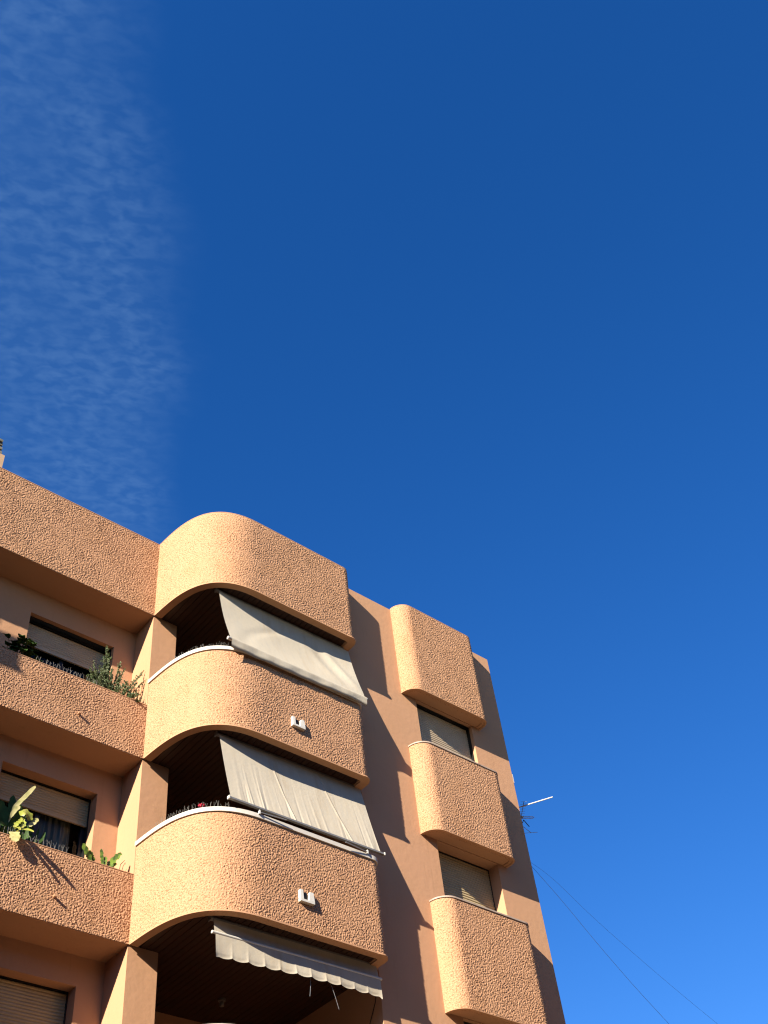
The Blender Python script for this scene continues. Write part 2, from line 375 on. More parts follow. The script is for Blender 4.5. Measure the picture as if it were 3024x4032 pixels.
for i, (a, b, c, d) in enumerate(sholes):
    if i in (0, 2): window(a, b, c, d, .072, .150, c+.06, 'shutter', True)
    else: window(a, b, c, d, .226, .245, c+.06, 'shutter2', False)

# chimney, spouts, clips
ch = MB(); ch.box(-4.0, -2.885, 2.0, 2.8, ROOF, 3.563); c = ch.build('chimney', 'chim', B)
cw = MB()
for k in range(3):
    z = 3.637+k*.113; cw.box(-3.92+.004*k, -2.935-.012*k, 2.05, 2.75, z, z+.062)
cw.box(-3.80, -3.6, 2.1, 2.7, 3.564, 3.93); cw.box(-3.15, -3.02, 2.1, 2.7, 3.564, 3.93)
zt = 3.93
cw.add([(-3.93, 2.02, zt+.002), (-2.975, 2.02, zt+.002), (-2.975, 2.78, zt+.002), (-3.93, 2.78, zt+.002), (-3.93, 2.02, zt+.06), (-2.975, 2.02, zt+.06), (-2.975, 2.78, zt+.06), (-3.93, 2.78, zt+.06), (-3.4, 2.4, zt+.2)],
       [(0, 3, 2, 1), (0, 1, 5, 4), (1, 2, 6, 5), (2, 3, 7, 6), (3, 0, 4, 7), (4, 5, 8), (5, 6, 8), (6, 7, 8), (7, 4, 8)])
cw.build('cowl', 'cowl', c)
for z in (-2.32, -5.322):
    s = MB(); s.tube([(-1.153, YL+.02, z+.01), (-1.160, YL-.07, z)], .02, 10, caps=True); s.build('drain_spout', 'smooth', B, smooth=False)
for z in (-3.216, -3.723):
    s = MB(); s.box(W+.001, W+.03, .02, .06, z-.012, z+.02); s.box(W+.008, W+.022, .03, .05, z-.03, z-.013); s.build('cable_clip', 'dark', B)
s = MB(); s.box(W-.001, W+.022, .0, .06, -1.0, -.8); s.build('cable_cover', 'coping', B)

# ================================================================== AWNINGS
def awning(TL, TR, BL, BR, name_label, sag, wrinkle, bar='wrapped', valance=None, arms=False, seed=0):
    A = tag(empty('awning', TL), name_label, 'awning', 'pale canvas awnings under the curved balconies')
    r = random.Random(seed); n, k = 300, 36
    TL, TR, BL, BR = map(Vector, (TL, TR, BL, BR)); P = []
    for i in range(n+1):
        u = i/n; row = []
        for j in range(k+1):
            v = j/k; p = (TL*(1-u)+TR*u)*(1-v)+(BL*(1-u)+BR*u)*v
            d = sag*math.sin(math.pi*v)*(.35+.65*math.sin(math.pi*u)) + wrinkle(u, v)
            row.append(p+Vector((0, d, 0)))
        P.append(row)
    f = MB(); f.grid(P, flip=True); f.build('fabric', 'fabric', A, smooth=True)
    rl = MB(); rl.tube([TL+Vector((-.03, .03, .02)), TR+Vector((-.10, .03, .02))], .032, 12); rl.build('roller', 'grey', A, smooth=False)
    for q, sx in ((TL, -1), (TR, 1)):
        b = MB(); x = q.x-(.04 if sx < 0 else .11); b.box(x-.010, x+.010, q.y+.0, q.y+.06, q.z-.02, q.z+.12); b.tube([(x-.011, q.y+.03, q.z+.02), (x+.011, q.y+.03, q.z+.02)], .028, 10); b.build('bracket', 'grey', A)
    return A, BL, BR
def w1(u, v):
    return .016*math.exp(-((u-.78-.25*(v-.5))/.05)**2)*math.sin(math.pi*v)*1.2 - .02*math.exp(-((u-.70-.35*(v-.45))/.06)**2)*v*math.sin(math.pi*v) + .012*math.sin(9*u+3*v)*v*(1-v)*2 - .018*math.exp(-((u-.9-.3*(v-.6))/.035)**2)*math.sin(math.pi*v) + .010*math.exp(-((u-.12-.6*(1-v)**2)/.05)**2)
A1, BL, BR = awning((.539, -.068, .275), (3.352, -.108, .262), (.539, -.425, -1.056), (3.352, -.425, -1.030),
                    'cream awning of the top balcony, plain canvas wrapped around its bar, sagging at the right', .085, w1, seed=1)
f = MB(); n = 90
def bar_wrap(u):
    c = BL*(1-u)+BR*u; return c
P = []
for i in range(n+1):
    u = i/n; c = bar_wrap(u); wob = .006*math.sin(14*u)+.004*math.sin(41*u+1)
    drop = .215-.02*u+.012*math.sin(5*u)+ (.02*math.exp(-((u-1)/.03)**2))
    P.append([c+Vector((0, -.005, .0)), c+Vector((0, -.034, -.012)), c+Vector((0, -.046, -.04)), c+Vector((0, -.046+wob, -.07)), c+Vector((0, -.04+wob, -.07-(drop-.07)*.5)), c+Vector((0, -.034+wob*1.5, -drop)), c+Vector((0, -.020+wob, -drop+.004))])
f.grid(P, flip=True); f.build('valance', 'fabric', A1, smooth=True)
f = MB(); f.tube([BL+Vector((-.055, -.005, -.03)), BR+Vector((.03, -.005, -.03))], .03, 12); f.build('front_bar', 'alu', A1)

CR = [random.Random(5).uniform(0, 1) for _ in range(40)]; rr = random.Random(11)
pl = [(rr.uniform(.03, .99), rr.uniform(.004, .009), rr.uniform(-.007, .008), rr.uniform(-.03, .03)) for _ in range(34)]
def w2(u, v):
    s = 0
    for (c, wd, a, dr) in pl: s += a*math.exp(-((u-c-dr*(1-v))/wd)**2)*v**2.2
    for c, dv in ((.345, .09), (.70, .13)): s -= .014*math.exp(-((u-c-dv*(v-.2))/.0045)**2)*(.4+.6*v)
    return s
A2, BL, BR = awning((.598, -.068, -2.726), (3.346, -.088, -2.704), (.598, -.380, -4.004), (3.346, -.415, -4.025),
                    'stained cream awning of the middle balcony with vertical seams and a grey front bar', .03, w2, seed=2)
f = MB(); 
for sy, sz, hh in ((-.012, -.028, .017),):
    a, b = BL+Vector((-.03, sy, sz)), BR+Vector((.045, sy, sz))
    f.add([a+Vector(q) for q in ((0, -.020, -.014), (0, .022, -.018), (0, .024, .014), (0, -.014, .018))]+[b+Vector(q) for q in ((0, -.020, -.014), (0, .022, -.018), (0, .024, .014), (0, -.014, .018))],
          [(0, 1, 2, 3), (7, 6, 5, 4), (0, 4, 5, 1), (1, 5, 6, 2), (2, 6, 7, 3), (3, 7, 4, 0)])
b1 = f.build('front_bar', 'grey', A2)
f = MB(); a = BL+Vector((-.045, -.012, -.028)); f.box(a.x-.004, a.x+.012, a.y-.026, a.y+.028, a.z-.022, a.z+.024); f.build('end_cap', 'lampw', b1); f = MB(); a = BR+Vector((.052, -.012, -.028)); f.box(a.x-.006, a.x+.012, a.y-.026, a.y+.028, a.z-.022, a.z+.024); f.build('end_cap', 'lampw', b1)
for (xa, xb) in ((1.062, 1.51), (3.06, 2.61)):
    ar = MB(); ya = YB-.035; ar.tube([(xa, ya-.01, -4.125), (xb, ya-.045, -4.12)], .008, 8); ar.build('arm', 'steel', A2)
    br = MB(); br.box(xa-.012, xa+.012, ya-.02, ya+.008, -4.15, -4.10); br.tube([(xa, ya-.01, -4.15), (xa, ya-.01, -4.09)], .010, 8); br.build('bracket', 'lampw', A2)

def w3(u, v): return .004*math.sin(17*u)*v
A3, BL, BR = awning((.559, -.068, -5.714), (3.333, -.088, -5.690), (.559, -.095, -5.915), (3.333, -.125, -5.893),
                    'rolled up cream awning of the lowest balcony with a scalloped valance below a white bar', .01, w3, seed=3)
f = MB(); f.tube([BL+Vector((-.05, -.012, -.005)), BR+Vector((.03, -.012, -.005))], .021, 12); f.build('front_bar', 'lampw', A3)
f = MB(); P = []; n = 264; sc = 11.0
for i in range(n+1):
    u = i/n; c = BL*(1-u)+BR*u; ph = (u*sc) % 1; lobe = abs(math.sin(math.pi*ph))**.8
    seam = math.exp(-(min(ph, 1-ph)/.07)**2)
    dl = .315-.055*u + .03*math.exp(-(u/.012)**2) + .05*math.exp(-((1-u)/.012)**2); row = []
    for j in range(15):
        v = j/14; z = -(dl-.024*(1-lobe))*v
        yy = -.012 + .006*lobe*v**3 + .006*math.sin(23*u+math.sin(11*u))*v - .03*v + .018*math.sin(7*u+1)*v - seam*.003*v + (.008*math.exp(-((v-.93)/.05)**2)*lobe)
        row.append(c+Vector((.006*math.sin(31*u)*v, yy-.012, -.02+z)))
    P.append(row)
f.grid(P, flip=True); f.build('valance', 'fabric', A3, smooth=True)
for (xa, ya, za, xb, zb, nm) in ((2.08, -.13, -6.14, 2.06, -6.43, 1), (2.41, -.13, -6.14, 2.55, -6.50, 2)):
    c_ = MB(); c_.tube([(xa, ya, za), (xa*.6+xb*.4+.012, ya, za*.6+zb*.4), (xb, ya, zb)], .0026, 6); c_.build('tie_cord', 'steel', A3)
# thin dark pull cable at the lowest balcony's side
cbl = MB(); cbl.tube([(3.44, .03, -5.80), (3.442, .12, -6.10), (3.443, .26, -6.32), (3.445, .48, -6.66), (3.446, .6, -7.0)], .006, 6)
tag(cbl.build('pull_cable', 'dark', None), 'thin dark cable running down the side wall below the scalloped awning', 'cable')

# ================================================================== WALL LAMPS
def lamp(zc, label):
    Lm = tag(empty('wall_lamp', (1.83, YB, zc)), label, 'lamp', 'small white wall lamps on the curved parapets')
    x0, x1, zb, ztop = 1.729, 1.972, zc-.10, zc+.075; y0, y1 = YB-.060, YB+.004
    b = MB(); b.box(x0, x1, y0, y1, zb, zb+.034); b.build('base_plate', 'lampw', Lm)
    for (a0, a1, t0, t1) in ((x0, x0+.052, x0, x0+.062), (x1-.098, x1, x1-.070, x1)):
        z0, z1 = zb+.0345, ztop
        b = MB(); ch_ = .010
        b.add([(a0, y0, z0), (a1, y0, z0), (a1, y1, z0), (a0, y1, z0), (t0+ch_*0, y0+ch_, z1), (t1-ch_, y0+ch_, z1), (t1, y1, z1), (t0, y1, z1)],
              [(0, 3, 2, 1), (4, 5, 6, 7), (0, 1, 5, 4), (1, 2, 6, 5), (2, 3, 7, 6), (3, 0, 4, 7)]); b.build('cheek', 'lampw', Lm)
    b = MB(); b.box(x0+.066, x1-.10, YB-.018, YB+.002, zb+.036, ztop-.012); b.build('reflector', 'dark', Lm)  # plain black block filling the notch between the cheeks
lamp(-2.20, 'white U-shaped wall lamp on the stucco below the wrapped top awning')
lamp(-5.196, 'white U-shaped wall lamp on the stucco just above the scalloped awning')
cl = tag(empty('ceiling_lamp', (2.0, 1.83, ZB-6)), 'small dim lamp on the dark plank ceiling of the lowest balcony', 'lamp')
b = MB(); b.tube([(2.0, 1.83, ZB-6+.003), (2.0, 1.83, ZB-6-.03)], .055, 16); b.build('rose', 'grey', cl)
b = MB(); b.tube([(2.0, 1.83, ZB-6-.031), (2.0, 1.83, ZB-6-.06), (2.0, 1.83, ZB-6-.10)], .028, 12, r2=.036); b.build('bulb', 'grey', cl, smooth=True)

# ================================================================== BIRD SPIKES
def spikes(pts, z, label, seed, h=.125, tilt=None):
    r = random.Random(seed); mb = MB(); mb2 = MB()
    for (x, y) in pts:
        for a in (-1, 0, 1):
            if a and r.random() < .4: continue
            d = Vector((a*.028+r.uniform(-.014, .014), r.uniform(-.03, .03), h*r.uniform(.75, 1.15)))
            mb.tube([(x, y, z), (x+d.x*.3, y+d.y*.4, z+d.z*.6), (x+d.x, y+d.y, z+d.z)], .0019, 4)
    pp = [(x, y, z) for x, y in pts]
    T = tag(empty('bird_spikes', pp[0]), label, 'bird spikes', 'strips of bird spikes on the balcony edges')
    mb.build('spike_row', 'spike', T)
    for i in range(len(pp)-1):
        a, b_ = Vector(pp[i]), Vector(pp[i+1]); d = (b_-a).normalized(); nrm = Vector((-d.y, d.x, 0))*.012
        mb2.quad(a-nrm+Vector((0, 0, .004)), b_-nrm+Vector((0, 0, .004)), b_+nrm+Vector((0, 0, .004)), a+nrm+Vector((0, 0, .004)))
    mb2.build('base_strip', 'spike', T)
for L, xa, xb, lab in ((1, -1.95, -.86, 'row of bird spikes on the straight parapet beside the grey-green shrub'), (2, -2.15, -1.0, 'row of bird spikes on the lower straight parapet by the yellow-green plant')):
    z = LP-H*(L-1)+.013; spikes([(x, YL+.03) for x in np.arange(xa, xb, .058)], z, lab, L)
p, s = resample(bigp, .055); q = offset(p, -.03)
for L, s1, lab in ((1, 1.62, 'curved row of bird spikes on the white coping under the top awning'), (2, 1.66, 'curved row of bird spikes on the white coping beside the red flower')):
    k = (s > .42) & (s < s1); spikes([tuple(a) for a in q[k]], CAP-H*(L-1)+.001, lab, 10+L, h=.12)

# ================================================================== PLANTS
def strap(mb, pts, w, wav=.18, seed=0, face=(0, -1, .3), n=14, fold=.12, tipw=.35, basew=.35):
    """strap leaf along a smooth curve through pts, wavy lobed edge"""
    r = random.Random(seed); P = [Vector(p_) for p_ in pts]; C = []
    for i in range(n+1):
        t = i/n*(len(P)-1); k = min(int(t), len(P)-2); f_ = t-k
        p0, p1, p2, p3 = P[max(k-1, 0)], P[k], P[k+1], P[min(k+2, len(P)-1)]
        C.append(.5*((2*p1)+(-p0+p2)*f_+(2*p0-5*p1+4*p2-p3)*f_**2+(-p0+3*p1-3*p2+p3)*f_**3))
    F = Vector(face).normalized(); rows = []
    for i, c_ in enumerate(C):
        t = i/n; d = (C[min(i+1, n)]-C[max(i-1, 0)]).normalized(); side = d.cross(F).normalized(); nn = side.cross(d)
        env = min(1, basew+(1-basew)*min(1, t/.35))*(1-(1-tipw)*max(0, (t-.72)/.28)**2)
        if i == n: env *= .35
        wl = w*.5*env*(1+wav*math.sin(i*2.1+seed)+r.uniform(-wav, wav)*.4); wr = w*.5*env*(1+wav*math.sin(i*2.1+seed+2)+r.uniform(-wav, wav)*.4)
        rows.append([c_-side*wl+nn*fold*w*(.5+.5*math.sin(i*1.7+seed)), c_-side*wl*.5+nn*fold*w*.3, c_, c_+side*wr*.5+nn*fold*w*.3, c_+side*wr+nn*fold*w*(.5+.5*math.sin(i*1.9))])
    mb.grid(rows)
def plant(name, loc, label, cat, parts, group=None):
    T = tag(empty(name, xf(loc)), label, cat, group)
    for (nm, mb, m_, sm) in parts: mb.build(nm, m_, T, smooth=sm)
    return T
XF = XF_PLANT; ZS1 = LPO-.10; ZS2 = LPO-3-.10
# dark leafy plant, upper parapet
r = random.Random(3); lv = MB(); st = MB()
for i in range(46):
    bx = -2.10+r.uniform(-.17, .17); by = 1.24+r.uniform(-.04, .14); bz = ZS1+.02
    tx = bx+r.uniform(-.14, .15); tz = r.uniform(-1.40, -1.13) - .35*max(0, tx+1.98) ; ty = by+r.uniform(-.13, .03)
    st.tube([(bx, by, bz), ((bx+tx)/2, by, (bz+tz)/2+.03), (tx, ty, tz)], .005, 5)
    dx = r.uniform(-.11, .11); strap(lv, [(tx, ty, tz), (tx+dx*.6, ty-.05, tz+.018), (tx+dx*1.25, ty-.10, tz-.05)], r.uniform(.085, .125), wav=.06, seed=i, face=(dx*2, -.5, 1), n=8, tipw=.05, basew=.5)
plant('leafy_plant', (-2.12, 1.24, ZS1), 'dark green broad-leaved plant in the shade on the upper straight parapet', 'plant', [('leaves', lv, 'leaf', True), ('stem', st, 'stem', False)])
# grey-green shrub
r = random.Random(9); lv = MB(); st = MB()
tips = [(-.69, 1.28, -.42, 1), (-.66, 1.24, -.60, .9), (-.74, 1.25, -.70, .9), (-.60, 1.3, -.78, .9), (-.93, 1.22, -.90, .5), (-.98, 1.2, -1.10, .8), (-1.0, 1.22, -1.25, .8), (-.46, 1.2, -.72, .8), (-.43, 1.25, -.90, .8),
        (-.36, 1.2, -.80, .5), (-.03, 1.18, -.72, .5), (-.02, 1.15, -.95, .6), (-.10, 1.1, -.86, .5), (-.16, 1.15, -1.05, .8), (-.10, 1.1, -1.30, .9), (-.22, 1.05, -1.38, 1), (-.35, 1.05, -1.30, 1), (-.30, 1.2, -1.05, .9), (-.50, 1.1, -1.15, 1),
        (-.82, 1.1, -1.20, 1), (-.66, 1.05, -1.28, 1), (-.88, 1.15, -1.35, 1), (-.78, 1.2, -1.0, 1), (-.55, 1.25, -1.0, 1), (-.70, 1.15, -1.05, 1), (-.45, 1.0, -1.36, 1), (-.60, 1.2, -.92, 1), (-.5, 1.35, -1.1, 1), (-.12, 1.3, -1.2, .8),
        (-.84, 1.3, -.98, .8), (-.76, 1.32, -.85, .8), (-.28, .97, -1.50, .9), (-.16, .96, -1.55, .7)]
def twig_leaves(a, b_, dens, size):
    n = int((b_-a).length*dens*1.25); 
    for i in range(n):
        t = (i+.5)/n; c_ = a.lerp(b_, t); d = Vector((r.gauss(0, 1), r.gauss(0, 1), r.gauss(0, 1)+.5)).normalized(); l = size*r.uniform(.7, 1.3)
        s_ = d.cross(Vector((r.gauss(0, 1), r.gauss(0, 1), r.gauss(0, 1)))).normalized()*l*.27
        lv.add([c_, c_+d*l*.5+s_, c_+d*l, c_+d*l*.5-s_], [(0, 1, 2, 3)])
for (tx, ty, tz, dn) in tips:
    base = Vector((-.60+r.uniform(-.07, .1)+.35*(tx+.6), 1.30, ZS1)); tip = Vector((tx, ty, tz)); mid = base.lerp(tip, .5)+Vector((r.uniform(-.03, .03), r.uniform(-.03, .03), .05))
    prev = base; pts = [base]
    for i in range(1, 9):
        t = i/8; c_ = (1-t)**2*base+2*t*(1-t)*mid+t*t*tip; pts.append(c_)
        if t > .25: twig_leaves(prev, c_, 560*dn, .022)
        if t > .3 and i < 8:
            for _ in range(4 if dn > .6 else 2):
                d = Vector((r.gauss(0, .6), r.gauss(0, .6), r.uniform(.1, 1))).normalized(); L_ = r.uniform(.04, .11)*(1.25-t*.6)
                st.tube([c_, c_+d*L_], .0018, 4); twig_leaves(c_, c_+d*L_, 440*dn, .020)
        prev = c_
    st.tube(pts, .006, 5, r2=.0016)
plant('shrub', (-.6, 1.3, ZS1), 'bushy grey-green shrub with a tall spire spilling over the upper straight parapet', 'shrub', [('foliage', lv, 'shrub', False), ('branches', st, 'stem', False)])
# dry stalks at the corner of the upper parapet
st = MB()
for a, b_ in (((-.06, 1.10), (-.01, -1.25)), ((-.03, 1.09), (.045, -1.28)), ((-.10, 1.1), (-.09, -1.33)), ((-.05, 1.12), (-.035, -1.38)), ((-.02, 1.1), (.01, -1.42))):
    st.tube([(a[0], a[1], ZS1), (a[0]+(b_[0]-a[0])*.3, a[1], (ZS1+b_[1])/2), (b_[0]*.7+a[0]*.3, a[1]-.03, b_[1])], .004, 5, r2=.0015)
plant('dry_stalks', (-.05, 1.1, ZS1), 'few thin dry brown stalks at the inner corner of the upper parapet', 'plant', [('stalks', st, 'stem', False)])
# big strap-leaved plant, lower parapet
pale = MB(); yel = MB(); drk = MB(); r = random.Random(2)
base = Vector((-1.87, 1.25, ZS2))
strap(pale, [(-1.86, 1.18, -4.25), (-1.82, 1.15, -4.02), (-1.70, 1.14, -3.80), (-1.588, 1.13, -3.60)], .062, wav=.07, seed=1, n=18, basew=.15, tipw=.5, fold=.06, face=(-.3, -1, .1))
strap(pale, [(-1.86, 1.14, -4.20), (-1.83, 1.12, -4.10), (-1.772, 1.10, -4.01)], .06, wav=.1, seed=2, n=10, face=(-.3, -1, .1))
strap(pale, [(-1.80, 1.06, -4.46), (-1.84, .99, -4.50), (-1.84, .93, -4.60), (-1.828, .905, -4.695)], .125, wav=.16, seed=3, n=12, tipw=.12, basew=.6, face=(-.5, -1, .3), fold=.05)
strap(yel, [(-1.60, 1.1, -4.18), (-1.635, 1.08, -4.13), (-1.70, 1.07, -4.10), (-1.75, 1.09, -4.16)], .125, wav=.16, seed=4, n=12, basew=.5, face=(-.4, -1, .5))
strap(yel, [(-1.70, 1.12, -4.16), (-1.745, 1.08, -4.25), (-1.80, 1.05, -4.33), (-1.82, 1.04, -4.40)], .062, wav=.3, seed=5, n=14, basew=.6, face=(-.5, -1, .2))
strap(yel, [(-1.70, 1.10, -4.20), (-1.69, 1.07, -4.28), (-1.715, 1.05, -4.36)], .06, wav=.3, seed=6, n=10, basew=.5, face=(-.5, -1, .2))
strap(yel, [(-1.80, 1.14, -4.50), (-1.78, 1.0, -4.455), (-1.735, .86, -4.50), (-1.69, .713, -4.61)], .075, wav=.22, seed=7, n=12, basew=.5, face=(-.3, -1, .6))
strap(yel, [(-1.78, 1.12, -4.36), (-1.81, .98, -4.42), (-1.85, .82, -4.54), (-1.868, .73, -4.63)], .05, wav=.3, seed=8, n=9, basew=.5, face=(-.4, -1, .3))
strap(pale, [(-1.60, 1.12, -4.26), (-1.54, 1.1, -4.19), (-1.495, 1.1, -4.11)], .07, wav=.22, seed=9, n=10, basew=.5, face=(-.4, -1, .2))
for i, (pts, w_) in enumerate([(((-1.87, 1.2, -4.3), (-1.86, 1.2, -4.1), (-1.85, 1.2, -3.96), (-1.85, 1.2, -3.81)), .09), (((-1.9, 1.2, -4.35), (-1.93, 1.2, -4.15), (-1.99, 1.2, -4.04), (-2.08, 1.18, -3.97)), .13),
        (((-1.9, 1.22, -4.4), (-2.0, 1.2, -4.22), (-2.1, 1.18, -4.14), (-2.2, 1.15, -4.12)), .12), (((-1.9, 1.25, -4.4), (-2.05, 1.25, -4.3), (-2.15, 1.22, -4.3), (-2.3, 1.2, -4.35)), .11),
        (((-1.75, 1.25, -4.4), (-1.72, 1.24, -4.15), (-1.74, 1.22, -3.98), (-1.76, 1.2, -3.9)), .10), (((-1.72, 1.25, -4.4), (-1.68, 1.22, -4.15), (-1.64, 1.2, -4.02), (-1.62, 1.2, -3.95)), .07),
        (((-1.66, 1.25, -4.45), (-1.60, 1.22, -4.33), (-1.56, 1.18, -4.27), (-1.53, 1.15, -4.22)), .13), (((-1.7, 1.28, -4.5), (-1.63, 1.25, -4.4), (-1.57, 1.2, -4.36), (-1.5, 1.15, -4.38)), .10),
        (((-1.80, 1.22, -4.45), (-1.80, 1.2, -4.3), (-1.83, 1.2, -4.2), (-1.9, 1.2, -4.15)), .10), (((-1.85, 1.2, -4.5), (-1.9, 1.18, -4.4), (-1.95, 1.12, -4.35), (-2.02, 1.1, -4.38)), .09)]):
    strap(drk, pts, w_, wav=.1, seed=20+i, n=14, basew=.35, tipw=.2, face=(-.3, -1, .3))
st = MB()
for (x, z) in ((-1.86, -4.3), (-1.9, -4.35), (-1.72, -4.4), (-1.66, -4.45), (-1.78, -4.42)): st.tube([(x*.7-1.8*.3, 1.25, ZS2), (x, 1.22, z)], .009, 6)
plant('strap_leaf_plant', (-1.85, 1.25, ZS2), 'large plant with pale and yellow-green wavy leaves hanging over the lower parapet', 'plant', [('sunlit_leaves', pale, 'pleaf', True), ('wavy_leaves', yel, 'yleaf', True), ('shaded_leaves', drk, 'leaf', True), ('stems', st, 'stem', False)])
# blade-leaved plant in front of the curtain
bl = MB()
for i, (x, tx, tz, w_) in enumerate(((-1.50, -1.47, -4.02, .035), (-1.47, -1.49, -4.2, .03), (-1.42, -1.37, -4.1, .04), (-1.38, -1.27, -4.13, .05), (-1.35, -1.30, -4.3, .03), (-1.44, -1.41, -4.3, .03))):
    strap(bl, [(x, 1.32, ZS2), (x*.6+tx*.4, 1.31, (ZS2+tz)/2), (tx, 1.30, tz)], w_, wav=.03, seed=i, n=8, basew=.7, tipw=.05, face=(-.3, -1, 0))
plant('blade_leaf_plant', (-1.45, 1.32, ZS2), 'upright dark narrow-leaved plant standing before the curtained window', 'plant', [('leaves', bl, 'leaf', True)])
# three small wavy plants at the right of the lower parapet
def wavy(label, leaves, x):
    mb = MB()
    for i, (pts, w_) in enumerate(leaves): strap(mb, pts, w_, wav=.28, seed=i+int(-x*50), n=16, basew=.6, tipw=.5, face=(-.45, -1, .2), fold=.08)
    plant('wavy_leaf_plant', (x, 1.13, ZS2), label, 'plant', [('leaves', mb, 'gleaf', True)], 'small wavy-leaved plants on the lower parapet')
wavy('small green wavy plant leaning left at the window corner of the lower parapet', [(((-.60, 1.15, ZS2), (-.66, 1.12, -4.45), (-.72, 1.1, -4.38), (-.795, 1.09, -4.27)), .075), (((-.56, 1.16, ZS2), (-.60, 1.14, -4.45), (-.64, 1.12, -4.39), (-.69, 1.11, -4.34)), .07)], -.6)
wavy('smallest narrow upright wavy plant, between its two leaning neighbours', [(((-.44, 1.15, ZS2), (-.45, 1.13, -4.46), (-.47, 1.12, -4.37), (-.50, 1.11, -4.25)), .045), (((-.42, 1.15, ZS2), (-.42, 1.13, -4.47), (-.415, 1.12, -4.40), (-.42, 1.12, -4.34)), .05)], -.44)
wavy('small green wavy plant leaning right towards the sunlit pillar', [(((-.38, 1.15, ZS2), (-.345, 1.13, -4.46), (-.28, 1.12, -4.34), (-.195, 1.1, -4.22)), .085), (((-.36, 1.17, ZS2), (-.33, 1.15, -4.50), (-.28, 1.13, -4.43), (-.24, 1.12, -4.39)), .05)], -.36)
st = MB()
for a, pts in enumerate([[(-.20, -4.6), (-.17, -4.38), (-.12, -4.31), (-.105, -4.29)], [(-.16, -4.6), (-.13, -4.40), (-.10, -4.33), (-.095, -4.36)], [(-.10, -4.6), (-.085, -4.47), (-.07, -4.42)]]):
    st.tube([(x, 1.13, z) for x, z in pts], .006, 5, r2=.002)
plant('dry_stalks', (-.15, 1.13, ZS2), 'thin curved dry stalks at the pillar end of the lower parapet', 'plant', [('stalks', st, 'stem', False)])
# red geranium behind the white coping
XF = None
pt = MB(); lv = MB(); st = MB(); r = random.Random(4); cx, cy, cz = .335, -.04, CAP-3+.075
for i in range(60):
    d = Vector((r.gauss(0, 1), r.gauss(0, 1), r.gauss(0, 1)+.3)).normalized()*r.uniform(.02, .042); c_ = Vector((cx, cy, cz))+Vector((d.x*1.25, d.y, d.z*.8))
    a = Vector((r.gauss(0, 1), r.gauss(0, 1), r.gauss(0, 1))).normalized()*.014; b_ = a.cross(d).normalized()*.013
    pt.add([c_-a, c_-b_*.8, c_+a, c_+b_], [(0, 1, 2, 3)])
st.tube([(cx+.05, cy+.12, cz-.35), (cx+.02, cy+.05, cz-.15), (cx, cy, cz)], .005, 6)
for i in range(10): 
    a = r.uniform(0, 6.28); c_ = Vector((cx+.04+.08*math.cos(a), cy+.10+.05*math.sin(a), cz-.2+r.uniform(-.05, .06))); strap(lv, [c_, c_+Vector((.03*math.cos(a), .03*math.sin(a), .01)), c_+Vector((.06*math.cos(a), .06*math.sin(a), -.01))], .05, n=6, seed=i, face=(0, 0, 1))
pot = MB(); px, py, pz = cx+.10, cy+.17, ZB-3*2+.425
prof = [(0, .0), (.10, .0), (.14, .26), (.155, .26), (.155, .30), (.13, .30), (.12, .27)]
z0p = cz-.58
pot.grid([[(px+rr_*math.cos(t), py+rr_*math.sin(t), z0p+h_) for rr_, h_ in prof] for t in [2*math.pi*k/20 for k in range(21)]])
G = plant('geranium', (px, py, z0p), 'red geranium bloom poking above the middle white coping', 'flower', [('petals', pt, 'petal', False), ('leaves', lv, 'gleaf', True), ('stem', st, 'stem', False)])
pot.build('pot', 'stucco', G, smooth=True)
hk = MB(); hk.tube([(px-.02, py-.145, z0p+.28), (px-.03, py-.17, z0p+.29), (px-.035, py-.19, z0p+.24)], .006, 6); hk.build('pot_hook', 'dark', G)

# curtain
cu = MB(); x0, x1 = -1.66, -.58; P = []; n = 160
for i in range(n+1):
    u = i/n; x = x0+(x1-x0)*u; y = 2.10+.022*math.sin(u*62+2*math.sin(u*9))+.012*math.sin(u*130)
    P.append([(x, y, -4.55), (x+.005, y, -4.0), (x, y*.5+1.05, -3.13)])
cu.grid(P, flip=True); tag(cu.build('curtain', 'curtain', None, smooth=True), 'grey folded curtain behind the half-shuttered window of the middle storey', 'curtain')

# ================================================================== ANTENNA AND CABLES
XF = XF_ANT
AN = tag(empty('tv_antenna', xf((7.95, .62, -2.4))), 'slim television antenna sticking out past the right edge of the building', 'antenna')
m = MB(); m.tube([(7.99, .60, -2.6), (7.99, .60, -1.06)], .016, 8); m.tube([(7.346, .70, -2.3), (7.99, .60, -2.3)], .014, 8); m.tube([(7.346, .70, -1.75), (7.99, .60, -1.75)], .014, 8); m.build('mast', 'steel', AN)
zA = -1.1; n0, n1 = Vector((7.669, .113, zA)), Vector((7.979, .508, zA)); d = (n1-n0).normalized(); e = Vector((d.y, -d.x, 0))
m = MB(); m.tube([n0, n1+d*.25], .006, 6); m.build('boom', 'grey', AN)
m = MB()
for k in range(7):
    c_ = n0.lerp(n1, k/6.3); m.tube([c_-e*.06, c_+e*.055], .0032, 5)
m.build('director', 'steel', AN)
m = MB(); a = Vector((8.0, .535, zA+.01)); b_ = Vector((8.20, .415, zA+.01)); f_ = d*.033
loop = [a-e*.02+f_, b_+f_, b_+e*.014+f_*.6, b_+e*.02, b_+e*.014-f_*.6, b_-f_, a-e*.02-f_]
m.tube(loop, .005, 6); m.tube([a, b_+e*.05], .003, 5); m.tube([a-e*.03+f_*.6, a+e*.03+f_*.6, a+e*.045, a+e*.03-f_*.6, a-e*.03-f_*.6], .009, 6); m.build('dipole', 'alu', AN)
